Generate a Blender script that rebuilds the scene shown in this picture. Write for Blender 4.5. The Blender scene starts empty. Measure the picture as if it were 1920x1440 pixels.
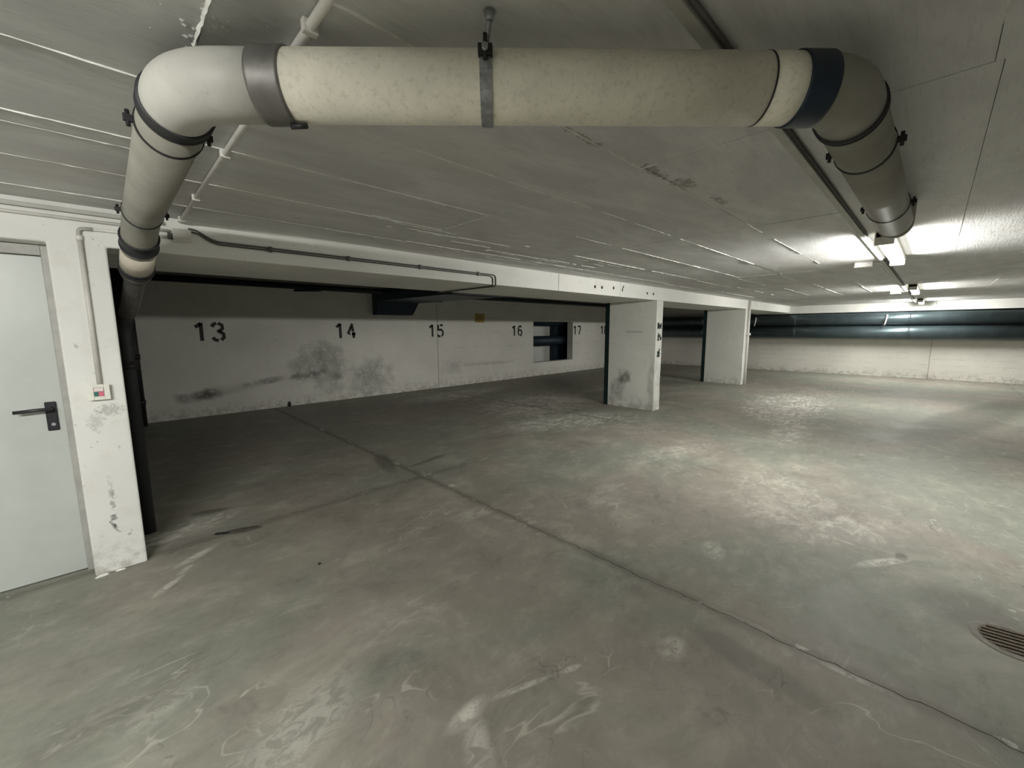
import bpy, bmesh, math, random
from mathutils import Vector, Matrix
random.seed(7)
S = bpy.context.scene
COL = S.collection
PI = math.pi

# ------------------------------------------------------------------ camera
def make_camera():
    yaw, pit, roll = math.radians(45.6406), math.radians(7.5864), math.radians(-0.3177)
    f = Vector((math.cos(yaw) * math.cos(pit), math.sin(yaw) * math.cos(pit), -math.sin(pit)))
    r = Vector((math.sin(yaw), -math.cos(yaw), 0)); u = r.cross(f)
    r2 = math.cos(roll) * r + math.sin(roll) * u
    u2 = -math.sin(roll) * r + math.cos(roll) * u
    cd = bpy.data.cameras.new('camera'); co = bpy.data.objects.new('camera', cd); COL.objects.link(co)
    m = Matrix((r2, u2, -f)).transposed().to_4x4(); m.translation = Vector((0, 0, 1.55))
    co.matrix_world = m
    cd.sensor_width = 36.0; cd.lens = 770.01 / 1920 * 36.0
    cd.clip_start = 0.02; cd.clip_end = 100
    S.camera = co
make_camera()

# ------------------------------------------------------------------ world, lamps' power and exposure
W = bpy.data.worlds.new('world'); S.world = W; W.use_nodes = True
W.node_tree.nodes['Background'].inputs[0].default_value = (.9, 1, .95, 1)
W.node_tree.nodes['Background'].inputs[1].default_value = 0.02
S.view_settings.view_transform = 'Standard'; S.view_settings.look = 'None'
S.view_settings.gamma = 1; S.view_settings.use_curve_mapping = False
S.view_settings.exposure = 1.42
LAMP_COL = (1.0, .988, .945)
LAMPS = [(-7.3, 1.2), (-1.42, 1.05), (5.2, 1.0), (10.9, 1.0), (16.0, 1.1)]      # x centre, relative brightness
LAMP_Y = .34
P_DOWN, P_SIDE = 19.0, 17.0

# ------------------------------------------------------------------ materials
class NT:
    def __init__(s, name):
        s.m = bpy.data.materials.new(name); s.m.use_nodes = True
        s.t = s.m.node_tree; s.b = s.t.nodes['Principled BSDF']
    def n(s, typ, **kw):
        nd = s.t.nodes.new(typ)
        for k, v in kw.items(): setattr(nd, k, v)
        return nd
    def link(s, a, b): s.t.links.new(a, b)
    def setin(s, sock, v):
        if isinstance(v, bpy.types.NodeSocket): s.link(v, sock)
        else: sock.default_value = v
    def pos(s):
        if not hasattr(s, '_p'): s._p = s.n('ShaderNodeNewGeometry').outputs['Position']
        return s._p
    def xyz(s, v=None):
        q = s.n('ShaderNodeSeparateXYZ'); s.link(v or s.pos(), q.inputs[0]); return q.outputs
    def math(s, op, a, b=0.0, c=None, clamp=False):
        q = s.n('ShaderNodeMath', operation=op, use_clamp=clamp)
        s.setin(q.inputs[0], a); s.setin(q.inputs[1], b)
        if c is not None: s.setin(q.inputs[2], c)
        return q.outputs[0]
    def vmath(s, op, a, b):
        q = s.n('ShaderNodeVectorMath', operation=op); s.setin(q.inputs[0], a); s.setin(q.inputs[1], b)
        return q.outputs[0]
    def mapping(s, scale=(1, 1, 1), rot=(0, 0, 0), loc=(0, 0, 0), v=None):
        q = s.n('ShaderNodeMapping'); s.link(v or s.pos(), q.inputs[0])
        q.inputs['Scale'].default_value = scale; q.inputs['Rotation'].default_value = rot; q.inputs['Location'].default_value = loc
        return q.outputs[0]
    def noise(s, scale, detail=4, rough=.55, dist=0, v=None):
        q = s.n('ShaderNodeTexNoise'); s.link(v or s.pos(), q.inputs['Vector'])
        q.inputs['Scale'].default_value = scale; q.inputs['Detail'].default_value = detail
        q.inputs['Roughness'].default_value = rough; q.inputs['Distortion'].default_value = dist
        return q.outputs[0]
    def ramp(s, v, a, b, lo=0.0, hi=1.0):
        q = s.n('ShaderNodeMapRange', interpolation_type='SMOOTHSTEP')
        s.setin(q.inputs[0], v); s.setin(q.inputs[1], a); s.setin(q.inputs[2], b)
        q.inputs[3].default_value = lo; q.inputs[4].default_value = hi
        return q.outputs[0]
    def mix(s, f, a, b, mode='MIX'):
        q = s.n('ShaderNodeMix', data_type='RGBA', blend_type=mode)
        s.setin(q.inputs[0], f); s.setin(q.inputs[6], a if not isinstance(a, tuple) else (*a, 1)[:4])
        s.setin(q.inputs[7], b if not isinstance(b, tuple) else (*b, 1)[:4])
        return q.outputs[2]
    def bump(s, h, strength=.3, dist=.01, nrm=None):
        q = s.n('ShaderNodeBump'); q.inputs['Strength'].default_value = strength; q.inputs['Distance'].default_value = dist
        s.link(h, q.inputs['Height'])
        if nrm: s.link(nrm, q.inputs['Normal'])
        return q.outputs[0]
    def fin(s, col=None, rough=None, metal=None, nrm=None, spec=None):
        if col is not None: s.setin(s.b.inputs['Base Color'], col if not isinstance(col, tuple) else (*col, 1)[:4])
        if rough is not None: s.setin(s.b.inputs['Roughness'], rough)
        if metal is not None: s.setin(s.b.inputs['Metallic'], metal)
        if nrm is not None: s.link(nrm, s.b.inputs['Normal'])
        if spec is not None: s.setin(s.b.inputs['Specular IOR Level'], spec)
        return s.m
    def blob(s, u, v, cu, cv, ru, rv, ang=0, soft=.6, warp=None):
        """soft mask 1 inside a rotated ellipse in plane coordinates, edge broken up by warp noise"""
        du = s.math('SUBTRACT', u, cu); dv = s.math('SUBTRACT', v, cv)
        ca, sa = math.cos(ang), math.sin(ang)
        a = s.math('ADD', s.math('MULTIPLY', du, ca / ru), s.math('MULTIPLY', dv, sa / ru))
        b = s.math('ADD', s.math('MULTIPLY', du, -sa / rv), s.math('MULTIPLY', dv, ca / rv))
        d = s.math('ADD', s.math('MULTIPLY', a, a), s.math('MULTIPLY', b, b))
        if warp is not None: d = s.math('ADD', d, warp)
        return s.ramp(d, 1.0, 1.0 - soft)

def simple(name, col, rough=.5, metal=0, var=.12, scale=14, bump=.0, spec=None):
    k = NT(name)
    n = k.noise(scale, 5, .6)
    a = tuple(c * (1 - var) for c in col); b = tuple(min(1, c * (1 + var)) for c in col)
    c = k.mix(k.ramp(n, .3, .7), a, b)
    nr = k.bump(k.noise(scale * 6, 3), bump, .004) if bump else None
    return k.fin(c, rough, metal, nr, spec)

def painted_concrete(name, col, dirt=(.30, .28, .23), boards=None, spots=.0, low_dirt=True, soot=(), axis='x', lines=None):
    """white painted board-marked concrete; axis = the horizontal coordinate running along the face"""
    k = NT(name); x, y, z = k.xyz(); h = x if axis == 'x' else y
    big = k.noise(1.1, 4, .55); med = k.noise(6, 5, .6); fine = k.noise(60, 3, .6)
    c = k.mix(k.ramp(big, .3, .7), tuple(v * .90 for v in col), col)
    c = k.mix(k.math('MULTIPLY', k.ramp(med, .55, .75), .35), c, tuple(v * d for v, d in zip(col, (.78, .76, .70))))
    if low_dirt:
        g = k.math('MULTIPLY', k.ramp(z, .30, .0), k.ramp(k.noise(9, 5, .7), .42, .62))
        c = k.mix(k.math('MULTIPLY', g, .55), c, dirt)
    height = k.math('MULTIPLY', med, .5)
    if boards:
        per, x0, amt = boards
        ph = k.math('FRACT', k.math('DIVIDE', z, per))
        ln = k.math('MULTIPLY', k.ramp(k.math('ABSOLUTE', k.math('SUBTRACT', ph, .5)), .035, .0), k.ramp(h, x0, x0 + .3))
        brk = k.ramp(k.noise(3.0, 4, .7, v=k.mapping((1, 1, 4))), .45, .6)
        ln = k.math('MULTIPLY', ln, brk)
        c = k.mix(k.math('MULTIPLY', ln, amt), c, tuple(v * .45 for v in col))
        height = k.math('SUBTRACT', height, k.math('MULTIPLY', ln, .6))
    if spots:
        sp = k.math('MULTIPLY', k.ramp(k.noise(26, 2, .5), .70, .76), spots)
        c = k.mix(sp, c, (.12, .11, .09))
    w = k.math('MULTIPLY', k.math('SUBTRACT', k.noise(45 if name == 'pier_paint' else 5.5, 5, .65), .5), 5 if name == 'pier_paint' else 3.2)
    for (cu, cv, ru, rv, ang, amt) in soot:
        m = k.blob(h, z, cu, cv, ru * 1.5, rv * 1.5, ang, 1.0, w)
        m = k.math('MULTIPLY', m, k.ramp(k.noise(11, 5, .7), .25, .6))
        c = k.mix(k.math('MULTIPLY', m, amt), c, (.035, .035, .03))
    n = k.bump(height, .45, .006); n = k.bump(fine, .25, .002, n)
    return k.fin(c, .62, 0, n, .35)

M = {}
WALLC = (.74, .73, .66)
M['wall'] = painted_concrete('white_wall_paint', (.78, .785, .745), spots=.25)
M['beam'] = painted_concrete('beam_paint', (.80, .805, .755), low_dirt=False, spots=.2)
M['back'] = painted_concrete('back_wall_paint', (.76, .75, .68), boards=(.42, 6.3, .5), spots=.5,
    soot=[(3.25, .82, .45, .36, 0, .55), (3.0, .62, .38, .07, .10, .5), (3.4, .40, .28, .18, 0, .32), (4.30, .45, .50, .34, .1, .45),
          (1.02, .38, .30, .09, .1, .85), (1.6, .46, .6, .08, .12, .3), (2.25, .56, .42, .05, .1, .5), (6.7, .52, .3, .2, 0, .25), (7.9, .55, .9, .05, 0, .3)])
M['far'] = painted_concrete('far_wall_paint', (.79, .77, .70), boards=(.17, -9, .9), spots=.9, axis='y')
M['pillar_plain'] = painted_concrete('plain_pillar_paint', (.74, .745, .69), boards=(.5, -9, .15), spots=.4, axis='y')
M['pillar'] = painted_concrete('pillar_paint', (.74, .745, .69), boards=(.5, -9, .15), spots=.4, axis='y',
    soot=[(4.25, .62, .12, .12, 0, .9), (4.40, .35, .14, .25, .4, .5), (4.05, 1.49, .16, .02, 0, .5), (3.66, .45, .06, .5, 0, .35)])

def ceiling_material():
    k = NT('ceiling_paint'); x, y, z = k.xyz()
    col = (.70, .705, .69)
    st = k.noise(1.6, 5, .6, .6, k.mapping((1, 3.2, 1)))
    c = k.mix(k.ramp(st, .3, .7), tuple(v * .78 for v in col), col)
    warm = k.ramp(k.noise(.8, 3, .5), .52, .66)
    c = k.mix(k.math('MULTIPLY', warm, .30), c, (.60, .53, .49))
    grain = k.noise(7, 6, .7, .3, k.mapping((1, 12, 1)))
    c = k.mix(k.math('MULTIPLY', k.ramp(grain, .50, .72), .42), c, (.42, .42, .40))
    rust = k.math('MULTIPLY', k.ramp(k.noise(22, 3, .6, 1), .72, .77), k.ramp(k.noise(1.4, 2), .52, .62))
    c = k.mix(k.math('MULTIPLY', rust, .6), c, (.16, .12, .09))
    w = k.math('MULTIPLY', k.math('SUBTRACT', k.noise(28, 3, .6), .5), 6.0)
    for (cx, cy, rx, ry) in [(1.32, 1.03, .05, .015), (1.45, 1.03, .10, .02), (1.95, 1.0, .16, .03), (2.2, .98, .10, .06), (2.65, .95, .13, .03)]:
        c = k.mix(k.math('MULTIPLY', k.blob(x, y, cx, cy, rx, ry, 0, .9, w), .55), c, (.12, .09, .07))
    n = k.bump(grain, .5, .006); n = k.bump(st, .3, .01, n); n = k.bump(k.noise(90, 2), .15, .001, n)
    return k.fin(c, .5, 0, n, .4)
M['ceiling'] = ceiling_material()
M['fin'] = simple('paint_ridge', (.80, .80, .75), .5, 0, .1, 30)

def floor_material():
    k = NT('floor_concrete'); x, y, z = k.xyz()
    wv = k.mapping((1, 1.0, 1), (0, 0, math.radians(-35)))
    big = k.noise(.55, 3, .5, .8); med = k.noise(1.9, 7, .66, .7, wv); fin = k.noise(14, 6, .7, .4)
    brown = (.250, .229, .193); green = (.212, .224, .184); pale = (.385, .365, .305); dark = (.145, .137, .115)
    c = k.mix(k.ramp(big, .42, .58), brown, green)
    c = k.mix(k.math('MULTIPLY', k.ramp(med, .48, .72), .60), c, pale)
    c = k.mix(k.math('MULTIPLY', k.ramp(med, .47, .30), .55), c, dark)
    c = k.mix(k.math('MULTIPLY', k.ramp(fin, .35, .7), .22), c, (.33, .31, .26))
    cl = k.noise(3.4, 8, .74, .35, k.mapping((1, 1.9, 1), (0, 0, math.radians(-40))))
    c = k.mix(k.math('MULTIPLY', k.ramp(cl, .50, .70), .38), c, (.42, .40, .34))
    c = k.mix(k.math('MULTIPLY', k.ramp(cl, .47, .32), .38), c, (.15, .14, .115))
    # trowel swirls: thin light and dark vein lines
    patch = k.ramp(k.noise(.8, 2, .5), .42, .62)
    for (sc, wd, colr, amt, dist, off) in [(.9, .012, (.52, .50, .43), .65, 2.2, 0), (1.7, .016, (.44, .42, .36), .40, 1.6, 5), (1.2, .010, (.07, .065, .055), .45, 1.8, 11)]:
        nn = k.noise(sc, 3, .5, dist, k.mapping((1, 1.5, 1), (0, 0, math.radians(-30)), (off, off, 0)))
        ln = k.ramp(k.math('ABSOLUTE', k.math('SUBTRACT', nn, .5)), wd, 0.0)
        brk = k.ramp(k.noise(3.2, 4, .6, v=k.mapping(loc=(off, 3, 0))), .48, .62)
        c = k.mix(k.math('MULTIPLY', k.math('MULTIPLY', ln, brk), k.math('MULTIPLY', patch, amt)), c, colr)
    # white lime crusts and scuffs
    fl = k.noise(5.5, 6, .72, .8, k.mapping((1, 1.3, 1), (0, 0, .6)))
    w = k.math('MULTIPLY', k.math('SUBTRACT', fl, .5), 2.2)
    f16 = k.noise(11, 6, .72, .9, k.mapping((1, 1.6, 1), (0, 0, -.5)))
    w2 = k.math('MULTIPLY', k.math('SUBTRACT', f16, .5), 2.6)
    tex1 = k.math('ADD', k.math('MULTIPLY', k.ramp(k.noise(3.6, 7, .75, 1.4, k.mapping((1, 1.8, 1), (0, 0, .7))), .46, .62), .8), .2)
    tex2 = k.math('ADD', k.math('MULTIPLY', k.ramp(f16, .42, .60), .8), .2)
    marks = [(.36, 4.02, .42, .16, .3, .85, 0), (.15, 3.93, .16, .10, .5, .7, 0), (.30, 3.45, .20, .05, .6, .8, 1), (.12, 3.15, .15, .035, .8, .7, 1),
             (.22, 3.3, .08, .03, .8, .7, 1), (6.2, 5.7, 1.5, 1.1, .2, .95, 0), (5.4, 4.3, 1.5, .6, -.2, .8, 0), (5.9, 7.9, 1.8, .6, .1, .8, 0), (9.6, 1.9, 2.2, .8, .1, .95, 0),
             (7.3, 1.4, 1.2, .3, .1, .5, 0), (3.9, .33, .6, .25, -.5, .45, 0), (3.55, .10, .28, .05, -.6, .9, 1), (4.3, .85, .85, .5, .3, .4, 0), (.90, 1.19, .13, .05, .1, .95, 1),
             (.84, 1.05, .20, .07, 1.0, .6, 1), (1.15, 1.12, .18, .02, -.35, .7, 1), (1.38, 1.03, .07, .02, -.35, .8, 1), (1.83, .76, .12, .08, 0, .6, 1), (2.24, .13, .03, .20, .0, .9, 1),
             (2.28, .55, .03, .25, .0, .5, 1), (1.0, 1.85, .3, .25, .6, .25, 0), (2.1, 2.6, .3, .12, 0, .4, 1), (3.2, 2.0, .5, .2, .3, .35, 0), (2.32, 3.25, .05, .06, 0, .8, 1),
             (3.1, 3.67, .10, .03, 0, .7, 1), (4.9, 2.2, 1.0, .25, -.3, .4, 0), (2.9, .95, .18, .10, .5, .5, 1), (.4, 1.6, .4, .22, .5, .45, 1), (.0, 2.1, .2, .1, .4, .35, 1)]
    for (cx, cy, rx, ry, a, amt, fine) in marks:
        m = k.blob(x, y, cx, cy, rx, ry, a, .9, w2 if fine else w)
        c = k.mix(k.math('MULTIPLY', k.math('MULTIPLY', m, tex2 if fine else tex1), amt), c, (.64, .62, .55))
    rp = k.noise(5.5, 6, .78, .5, k.mapping((1, 4.5, 1), (0, 0, math.radians(40))))
    for (cx, cy, rx, ry, a, amt) in [(6.3, 6.3, 1.7, 1.5, .3, 1.0), (5.8, 3.9, 1.3, .6, -.3, .8), (6.2, 8.2, 1.6, .6, 0, .9), (9.6, 2.0, 2.2, .9, .1, .8), (12.5, 1.6, 2.5, .6, 0, .5), (.33, 4.0, .45, .2, .3, .8)]:
        m = k.math('MULTIPLY', k.blob(x, y, cx, cy, rx, ry, a, 1.0, w), amt)
        c = k.mix(k.math('MULTIPLY', k.math('MULTIPLY', m, k.ramp(rp, .53, .60)), .75), c, (.66, .64, .57))
        c = k.mix(k.math('MULTIPLY', k.math('MULTIPLY', m, k.ramp(rp, .47, .40)), .55), c, (.10, .095, .08))
    # dark damp patches and the oil stain near the pier
    for (cx, cy, rx, ry, a, amt) in [(.60, 3.66, .15, .05, -.4, .8), (.49, 4.25, .16, .06, -.3, .6), (2.2, 4.4, .5, .12, 1.3, .5), (2.6, 4.1, .35, .06, .2, .5), (3.25, -.25, .28, .24, 0, .35),
                                     (10.5, -.6, 3.5, .5, -.25, .5), (3.72, .02, .08, .04, 0, .5), (2.0, .45, .4, .1, 1.4, .3)]:
        m = k.blob(x, y, cx, cy, rx, ry, a, .8, k.math('MULTIPLY', w, .35))
        c = k.mix(k.math('MULTIPLY', m, amt), c, (.065, .062, .05))
    # grime along the slab joints
    jw = k.math('MULTIPLY', k.math('SUBTRACT', k.noise(6, 4, .7), .5), .12)
    for (ax, p) in [(x, 2.262), (y, 3.685), (x, 6.02)]:
        lim = k.ramp(x, 3.3, 2.6) if p == 3.685 else (k.ramp(y, 2.9, 3.6) if p > 6 else 1.0)
        d = k.math('ABSOLUTE', k.math('ADD', k.math('SUBTRACT', ax, p), jw))
        c = k.mix(k.math('MULTIPLY', k.math('MULTIPLY', k.ramp(d, .075, 0), .55), lim), c, (.12, .11, .09))
        crust = k.math('MULTIPLY', k.ramp(k.math('ABSOLUTE', k.math('SUBTRACT', ax, p + .012)), .026, .004), k.ramp(k.noise(4.5, 6, .75, .6), .56, .64))
        c = k.mix(k.math('MULTIPLY', k.math('MULTIPLY', crust, .75), lim), c, (.60, .58, .52))
    rough = k.ramp(med, .3, .7, .55, .72)
    n = k.bump(k.noise(4, 5, .6, .5), .18, .012); n = k.bump(fin, .22, .003, n)
    return k.fin(c, rough, 0, n, .35)
M['floor'] = floor_material()
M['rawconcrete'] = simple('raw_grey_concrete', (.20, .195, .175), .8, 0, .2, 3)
M['gap'] = simple('joint_grime', (.055, .05, .04), .9)

def pipe_material(name, col, spots):
    k = NT(name)
    sp = k.ramp(k.noise(70, 4, .7), .50, .68); big = k.noise(5, 4, .6)
    c = k.mix(k.ramp(big, .3, .7), tuple(v * .82 for v in col), col)
    c = k.mix(k.math('MULTIPLY', sp, spots), c, (.34, .31, .24))
    c = k.mix(k.math('MULTIPLY', k.ramp(k.noise(24, 6, .75, .4), .60, .72), .35), c, (.26, .24, .19))
    return k.fin(c, .5, 0, k.bump(k.noise(60, 3), .15, .001), .4)
M['pipe'] = pipe_material('cream_coated_pipe', (.92, .89, .76), .25)
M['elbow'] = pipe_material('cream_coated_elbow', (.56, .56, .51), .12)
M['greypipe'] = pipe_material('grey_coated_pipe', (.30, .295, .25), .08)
M['steel_band'] = simple('dull_steel_band', (.20, .197, .185), .52, .55, .15, 20)
M['rubber'] = simple('black_rubber', (.016, .017, .019), .6, 0, .2)
M['blue_band'] = simple('dark_blue_band', (.018, .03, .05), .4, .2, .2)
M['galv'] = simple('galvanised_steel', (.36, .38, .40), .42, .6, .25, 60)
M['black'] = simple('black_plastic', (.018, .018, .022), .35, 0, .1)
M['blackmetal'] = simple('black_iron', (.02, .02, .022), .55, .3, .2)
M['conduit'] = simple('white_plastic_conduit', (.74, .73, .68), .4, 0, .06)
M['conduit_grey'] = simple('grey_plastic_conduit', (.42, .42, .38), .45, 0, .08)
M['cable'] = simple('dark_grey_cable', (.09, .088, .08), .5, 0, .1)
M['box'] = simple('grey_white_box', (.60, .59, .54), .45, 0, .06)
M['doorpaint'] = simple('pale_green_grey_door_paint', (.50, .53, .50), .38, 0, .05, 3)
M['frame'] = simple('grey_door_frame_paint', (.36, .355, .33), .5, 0, .1)
M['switch'] = simple('cream_switch_plastic', (.80, .80, .72), .35, 0, .03)
M['pink'] = simple('pink_red_button', (.72, .18, .25), .4, 0, .03)
M['greenlamp'] = simple('dark_green_button', (.03, .16, .13), .4, 0, .03)
M['rocker'] = simple('pale_rocker', (.80, .70, .68), .35, 0, .03)
M['paint'] = simple('black_stencil_paint', (.014, .014, .013), .6, 0, .2)
M['markpaint'] = simple('green_black_smudge', (.035, .055, .045), .7, 0, .4, 30)
M['post'] = simple('dark_green_painted_steel', (.012, .030, .028), .4, .3, .2)
M['bigpipe'] = simple('blue_grey_insulated_pipe', (.085, .115, .125), .34, .55, .12, 3)
M['ductmetal'] = simple('dark_blue_duct', (.022, .038, .058), .5, .3, .15, 4)
M['yellow'] = simple('dull_yellow_sign', (.48, .36, .08), .5, 0, .1)
M['signink'] = simple('sign_print', (.10, .08, .03), .6)
M['rust'] = simple('rusty_iron', (.11, .085, .055), .65, .4, .35, 40)
M['rim'] = simple('worn_concrete_rim', (.17, .16, .135), .7, 0, .2, 30)
M['pit'] = simple('dark_pit', (.012, .011, .009), .9)
M['hole'] = simple('anchor_hole_dark', (.03, .028, .022), .9)
M['housing'] = simple('white_lamp_housing', (.72, .70, .62), .4, 0, .05)
def emit(name, col, st):
    k = NT(name); k.b.inputs['Base Color'].default_value = (.9, .9, .85, 1)
    k.b.inputs['Emission Color'].default_value = (*col, 1); k.b.inputs['Emission Strength'].default_value = st
    return k.m
M['glow'] = emit('lit_lamp_diffuser', LAMP_COL, 4.0)

# ------------------------------------------------------------------ mesh helpers
def bm_box(bm, a, b, rot=None):
    vs = [bm.verts.new((x, y, z)) for x in (a[0], b[0]) for y in (a[1], b[1]) for z in (a[2], b[2])]
    for f in ((0, 1, 3, 2), (4, 6, 7, 5), (0, 4, 5, 1), (2, 3, 7, 6), (0, 2, 6, 4), (1, 5, 7, 3)):
        bm.faces.new([vs[i] for i in f])
    return vs
def finish(bm, name, mat, parent=None, bevel=0, smooth=False, seg=2):
    bmesh.ops.recalc_face_normals(bm, faces=bm.faces)
    me = bpy.data.meshes.new(name); bm.to_mesh(me); bm.free()
    o = bpy.data.objects.new(name, me); COL.objects.link(o)
    me.materials.append(mat)
    if smooth:
        for p in me.polygons: p.use_smooth = True
    if bevel:
        md = o.modifiers.new('bevel', 'BEVEL'); md.width = bevel; md.segments = seg; md.limit_method = 'ANGLE'
    if parent is not None:
        o.parent = parent; o.matrix_parent_inverse = parent.matrix_world.inverted() if parent.type != 'EMPTY' else Matrix.Translation(-parent.location)
    return o
def box(name, a, b, mat, parent=None, bevel=0):
    bm = bmesh.new(); bm_box(bm, a, b); return finish(bm, name, mat, parent, bevel)
def boxes(name, L, mat, parent=None, bevel=0):
    bm = bmesh.new()
    for a, b in L: bm_box(bm, a, b)
    return finish(bm, name, mat, parent, bevel)
def smooth_path(pts, r=.05, n=6):
    """polyline with rounded corners; pts: vectors"""
    P = [Vector(p) for p in pts]; out = [P[0]]
    for i in range(1, len(P) - 1):
        a, b, c = P[i - 1], P[i], P[i + 1]
        d1 = (a - b); d2 = (c - b); t = min(r, d1.length * .49, d2.length * .49)
        s, e = b + d1.normalized() * t, b + d2.normalized() * t
        for k in range(n + 1):
            u = k / n; out.append((1 - u) ** 2 * s + 2 * u * (1 - u) * b + u * u * e)
    out.append(P[-1]); return out
def bm_tube(bm, pts, rad, seg=16, cap=True):
    P = [Vector(p) for p in pts]; n = len(P)
    R = rad if isinstance(rad, (list, tuple)) else [rad] * n
    t0 = (P[1] - P[0]).normalized()
    up = Vector((0, 0, 1)) if abs(t0.z) < .9 else Vector((1, 0, 0))
    nrm = (up - t0 * up.dot(t0)).normalized(); rings = []
    for i in range(n):
        t = ((P[min(i + 1, n - 1)] - P[i]).normalized() + (P[i] - P[max(i - 1, 0)]).normalized())
        if t.length < 1e-6: t = t0
        t.normalize(); nrm = (nrm - t * nrm.dot(t)).normalized(); bn = t.cross(nrm)
        rings.append([bm.verts.new(P[i] + R[i] * (math.cos(2 * PI * k / seg) * nrm + math.sin(2 * PI * k / seg) * bn)) for k in range(seg)])
    for i in range(n - 1):
        for k in range(seg):
            f = bm.faces.new((rings[i][k], rings[i][(k + 1) % seg], rings[i + 1][(k + 1) % seg], rings[i + 1][k])); f.smooth = True
    if cap:
        bm.faces.new(rings[0][::-1]); bm.faces.new(rings[-1])
def finish_keep(bm, name, mat, parent=None):
    return finish(bm, name, mat, parent)
def tube(name, pts, rad, mat, parent=None, seg=16, cap=True):
    bm = bmesh.new(); bm_tube(bm, pts, rad, seg, cap); return finish(bm, name, mat, parent)
def strip_poly(bm, pts, w, y0, y1, wob=0):
    """thick stroke in the XZ plane extruded between y0 and y1"""
    P = [Vector((p[0], p[1])) for p in pts]; n = len(P); L = []; Rr = []
    for i in range(n):
        d = (P[min(i + 1, n - 1)] - P[max(i - 1, 0)]).normalized(); q = Vector((-d.y, d.x))
        ww = w * .5 * (1 + random.uniform(-wob, wob)); L.append(P[i] + q * ww); Rr.append(P[i] - q * ww)
    for i in range(n - 1):
        quad = (L[i], L[i + 1], Rr[i + 1], Rr[i])
        a = [bm.verts.new((p.x, y0, p.y)) for p in quad]; b = [bm.verts.new((p.x, y1, p.y)) for p in quad]
        bm.faces.new(a); bm.faces.new(b[::-1])
        for j in range(4):
            if j in (0, 2) or (j == 1 and i == n - 2) or (j == 3 and i == 0):
                bm.faces.new((a[j], b[j], b[(j + 1) % 4], a[(j + 1) % 4]))
def empty(name, loc, label, cat, group=None, kind=None):
    o = bpy.data.objects.new(name, None); COL.objects.link(o); o.location = loc; o.empty_display_size = .1
    tag(o, label, cat, group, kind); return o
def tag(o, label=None, cat=None, group=None, kind=None):
    if label: o['label'] = label
    if cat: o['category'] = cat
    if group: o['group'] = group
    if kind: o['kind'] = kind
    return o

# ------------------------------------------------------------------ dimensions
CZ = 2.29        # lane ceiling
BZ = 2.47        # bay ceiling
BEAM = 2.06      # beam soffit
FY = 3.60        # beam and pier face
BY = 9.20        # numbered wall
FX = 17.5        # far wall
X0, Y0 = -11.0, -5.0

# ------------------------------------------------------------------ floor
floor = box('floor', (X0, Y0, -.20), (FX + .3, 10.3, -.075), M['gap'])
tag(floor, 'worn grey brown concrete floor of the garage in large jointed slabs', None, None, 'structure')
def jit(t, s): return .006 * math.sin(t * 7.3 + s) + .005 * math.sin(t * 17.1 + 2 * s) + .005 * math.sin(t * 41 + s * 3) + .004 * math.sin(t * 67 + s)
xb = [X0, -8.1, -2.94, 2.262, 12.6, FX]; yb = [Y0, -1.5, 3.685, BY]
G = .0035
for i in range(len(xb) - 1):
    yr = yb if xb[i + 1] < 2.3 else [Y0, -1.5, BY]
    for j in range(len(yr) - 1):
        xa, xc, ya, yc = xb[i], xb[i + 1], yr[j], yr[j + 1]
        pts = []
        def fx(t, q, s, inner): return q + (jit(t, q) + s * G if inner else 0)
        nx = int((xc - xa) / .04); ny = int((yc - ya) / .04)
        def lerp(a, b, n): return [a + (b - a) * k / n for k in range(n)]
        for t in lerp(xa, xc, nx): pts.append((t, fx(t, ya, 1, j > 0)))
        for t in lerp(ya, yc, ny): pts.append((fx(t, xc, -1, i < len(xb) - 2), t))
        for t in lerp(xc, xa, nx): pts.append((t, fx(t, yc, -1, j < len(yr) - 2)))
        for t in lerp(yc, ya, ny): pts.append((fx(t, xa, 1, i > 0), t))
        bm = bmesh.new(); top = [bm.verts.new((p[0], p[1], 0)) for p in pts]; bot = [bm.verts.new((p[0], p[1], -.07)) for p in pts]
        bm.faces.new(top)
        for a in range(len(pts)):
            b = (a + 1) % len(pts); bm.faces.new((top[a], bot[a], bot[b], top[b]))
        finish(bm, 'slab', M['floor'], floor)

# ------------------------------------------------------------------ ceiling
ceil = boxes('ceiling', [((X0, Y0, CZ + .012), (FX + .3, FY + .02, CZ + .30)), ((X0, FY + .02, BZ + .1), (FX + .3, BY + .3, BZ + .15))], M['ceiling'])
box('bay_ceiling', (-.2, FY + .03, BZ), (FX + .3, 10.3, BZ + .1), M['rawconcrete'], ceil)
tag(ceil, 'white painted concrete ceiling with marks of formwork panels', None, None, 'structure')
PW, PH = 1.62, .54
col0 = -4
cols = [.24 + PW * k for k in range(-7, 11)]
cols = [X0] + [c for c in cols if c > X0 + .2 and c < FX - .2] + [FX + .0]
rnd = random.Random(3); row_breaks = []
for i in range(len(cols) - 1):
    off = .13 if cols[i + 1] < .5 else (0 if cols[i + 1] < 2 else rnd.uniform(-.05, .05))
    br = [1.03 + off + PH * k for k in range(-12, 6)]
    br = [Y0] + [b for b in br if Y0 + .15 < b < FY - .12] + [FY]
    row_breaks.append(br)
    for j in range(len(br) - 1):
        dz = rnd.uniform(-.0018, .0018)
        o = box('ceiling_panel', (cols[i] + .001, br[j] + .001, CZ + dz), (cols[i + 1] - .001, br[j + 1] - .001, CZ + .014), M['ceiling'], ceil)
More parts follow.
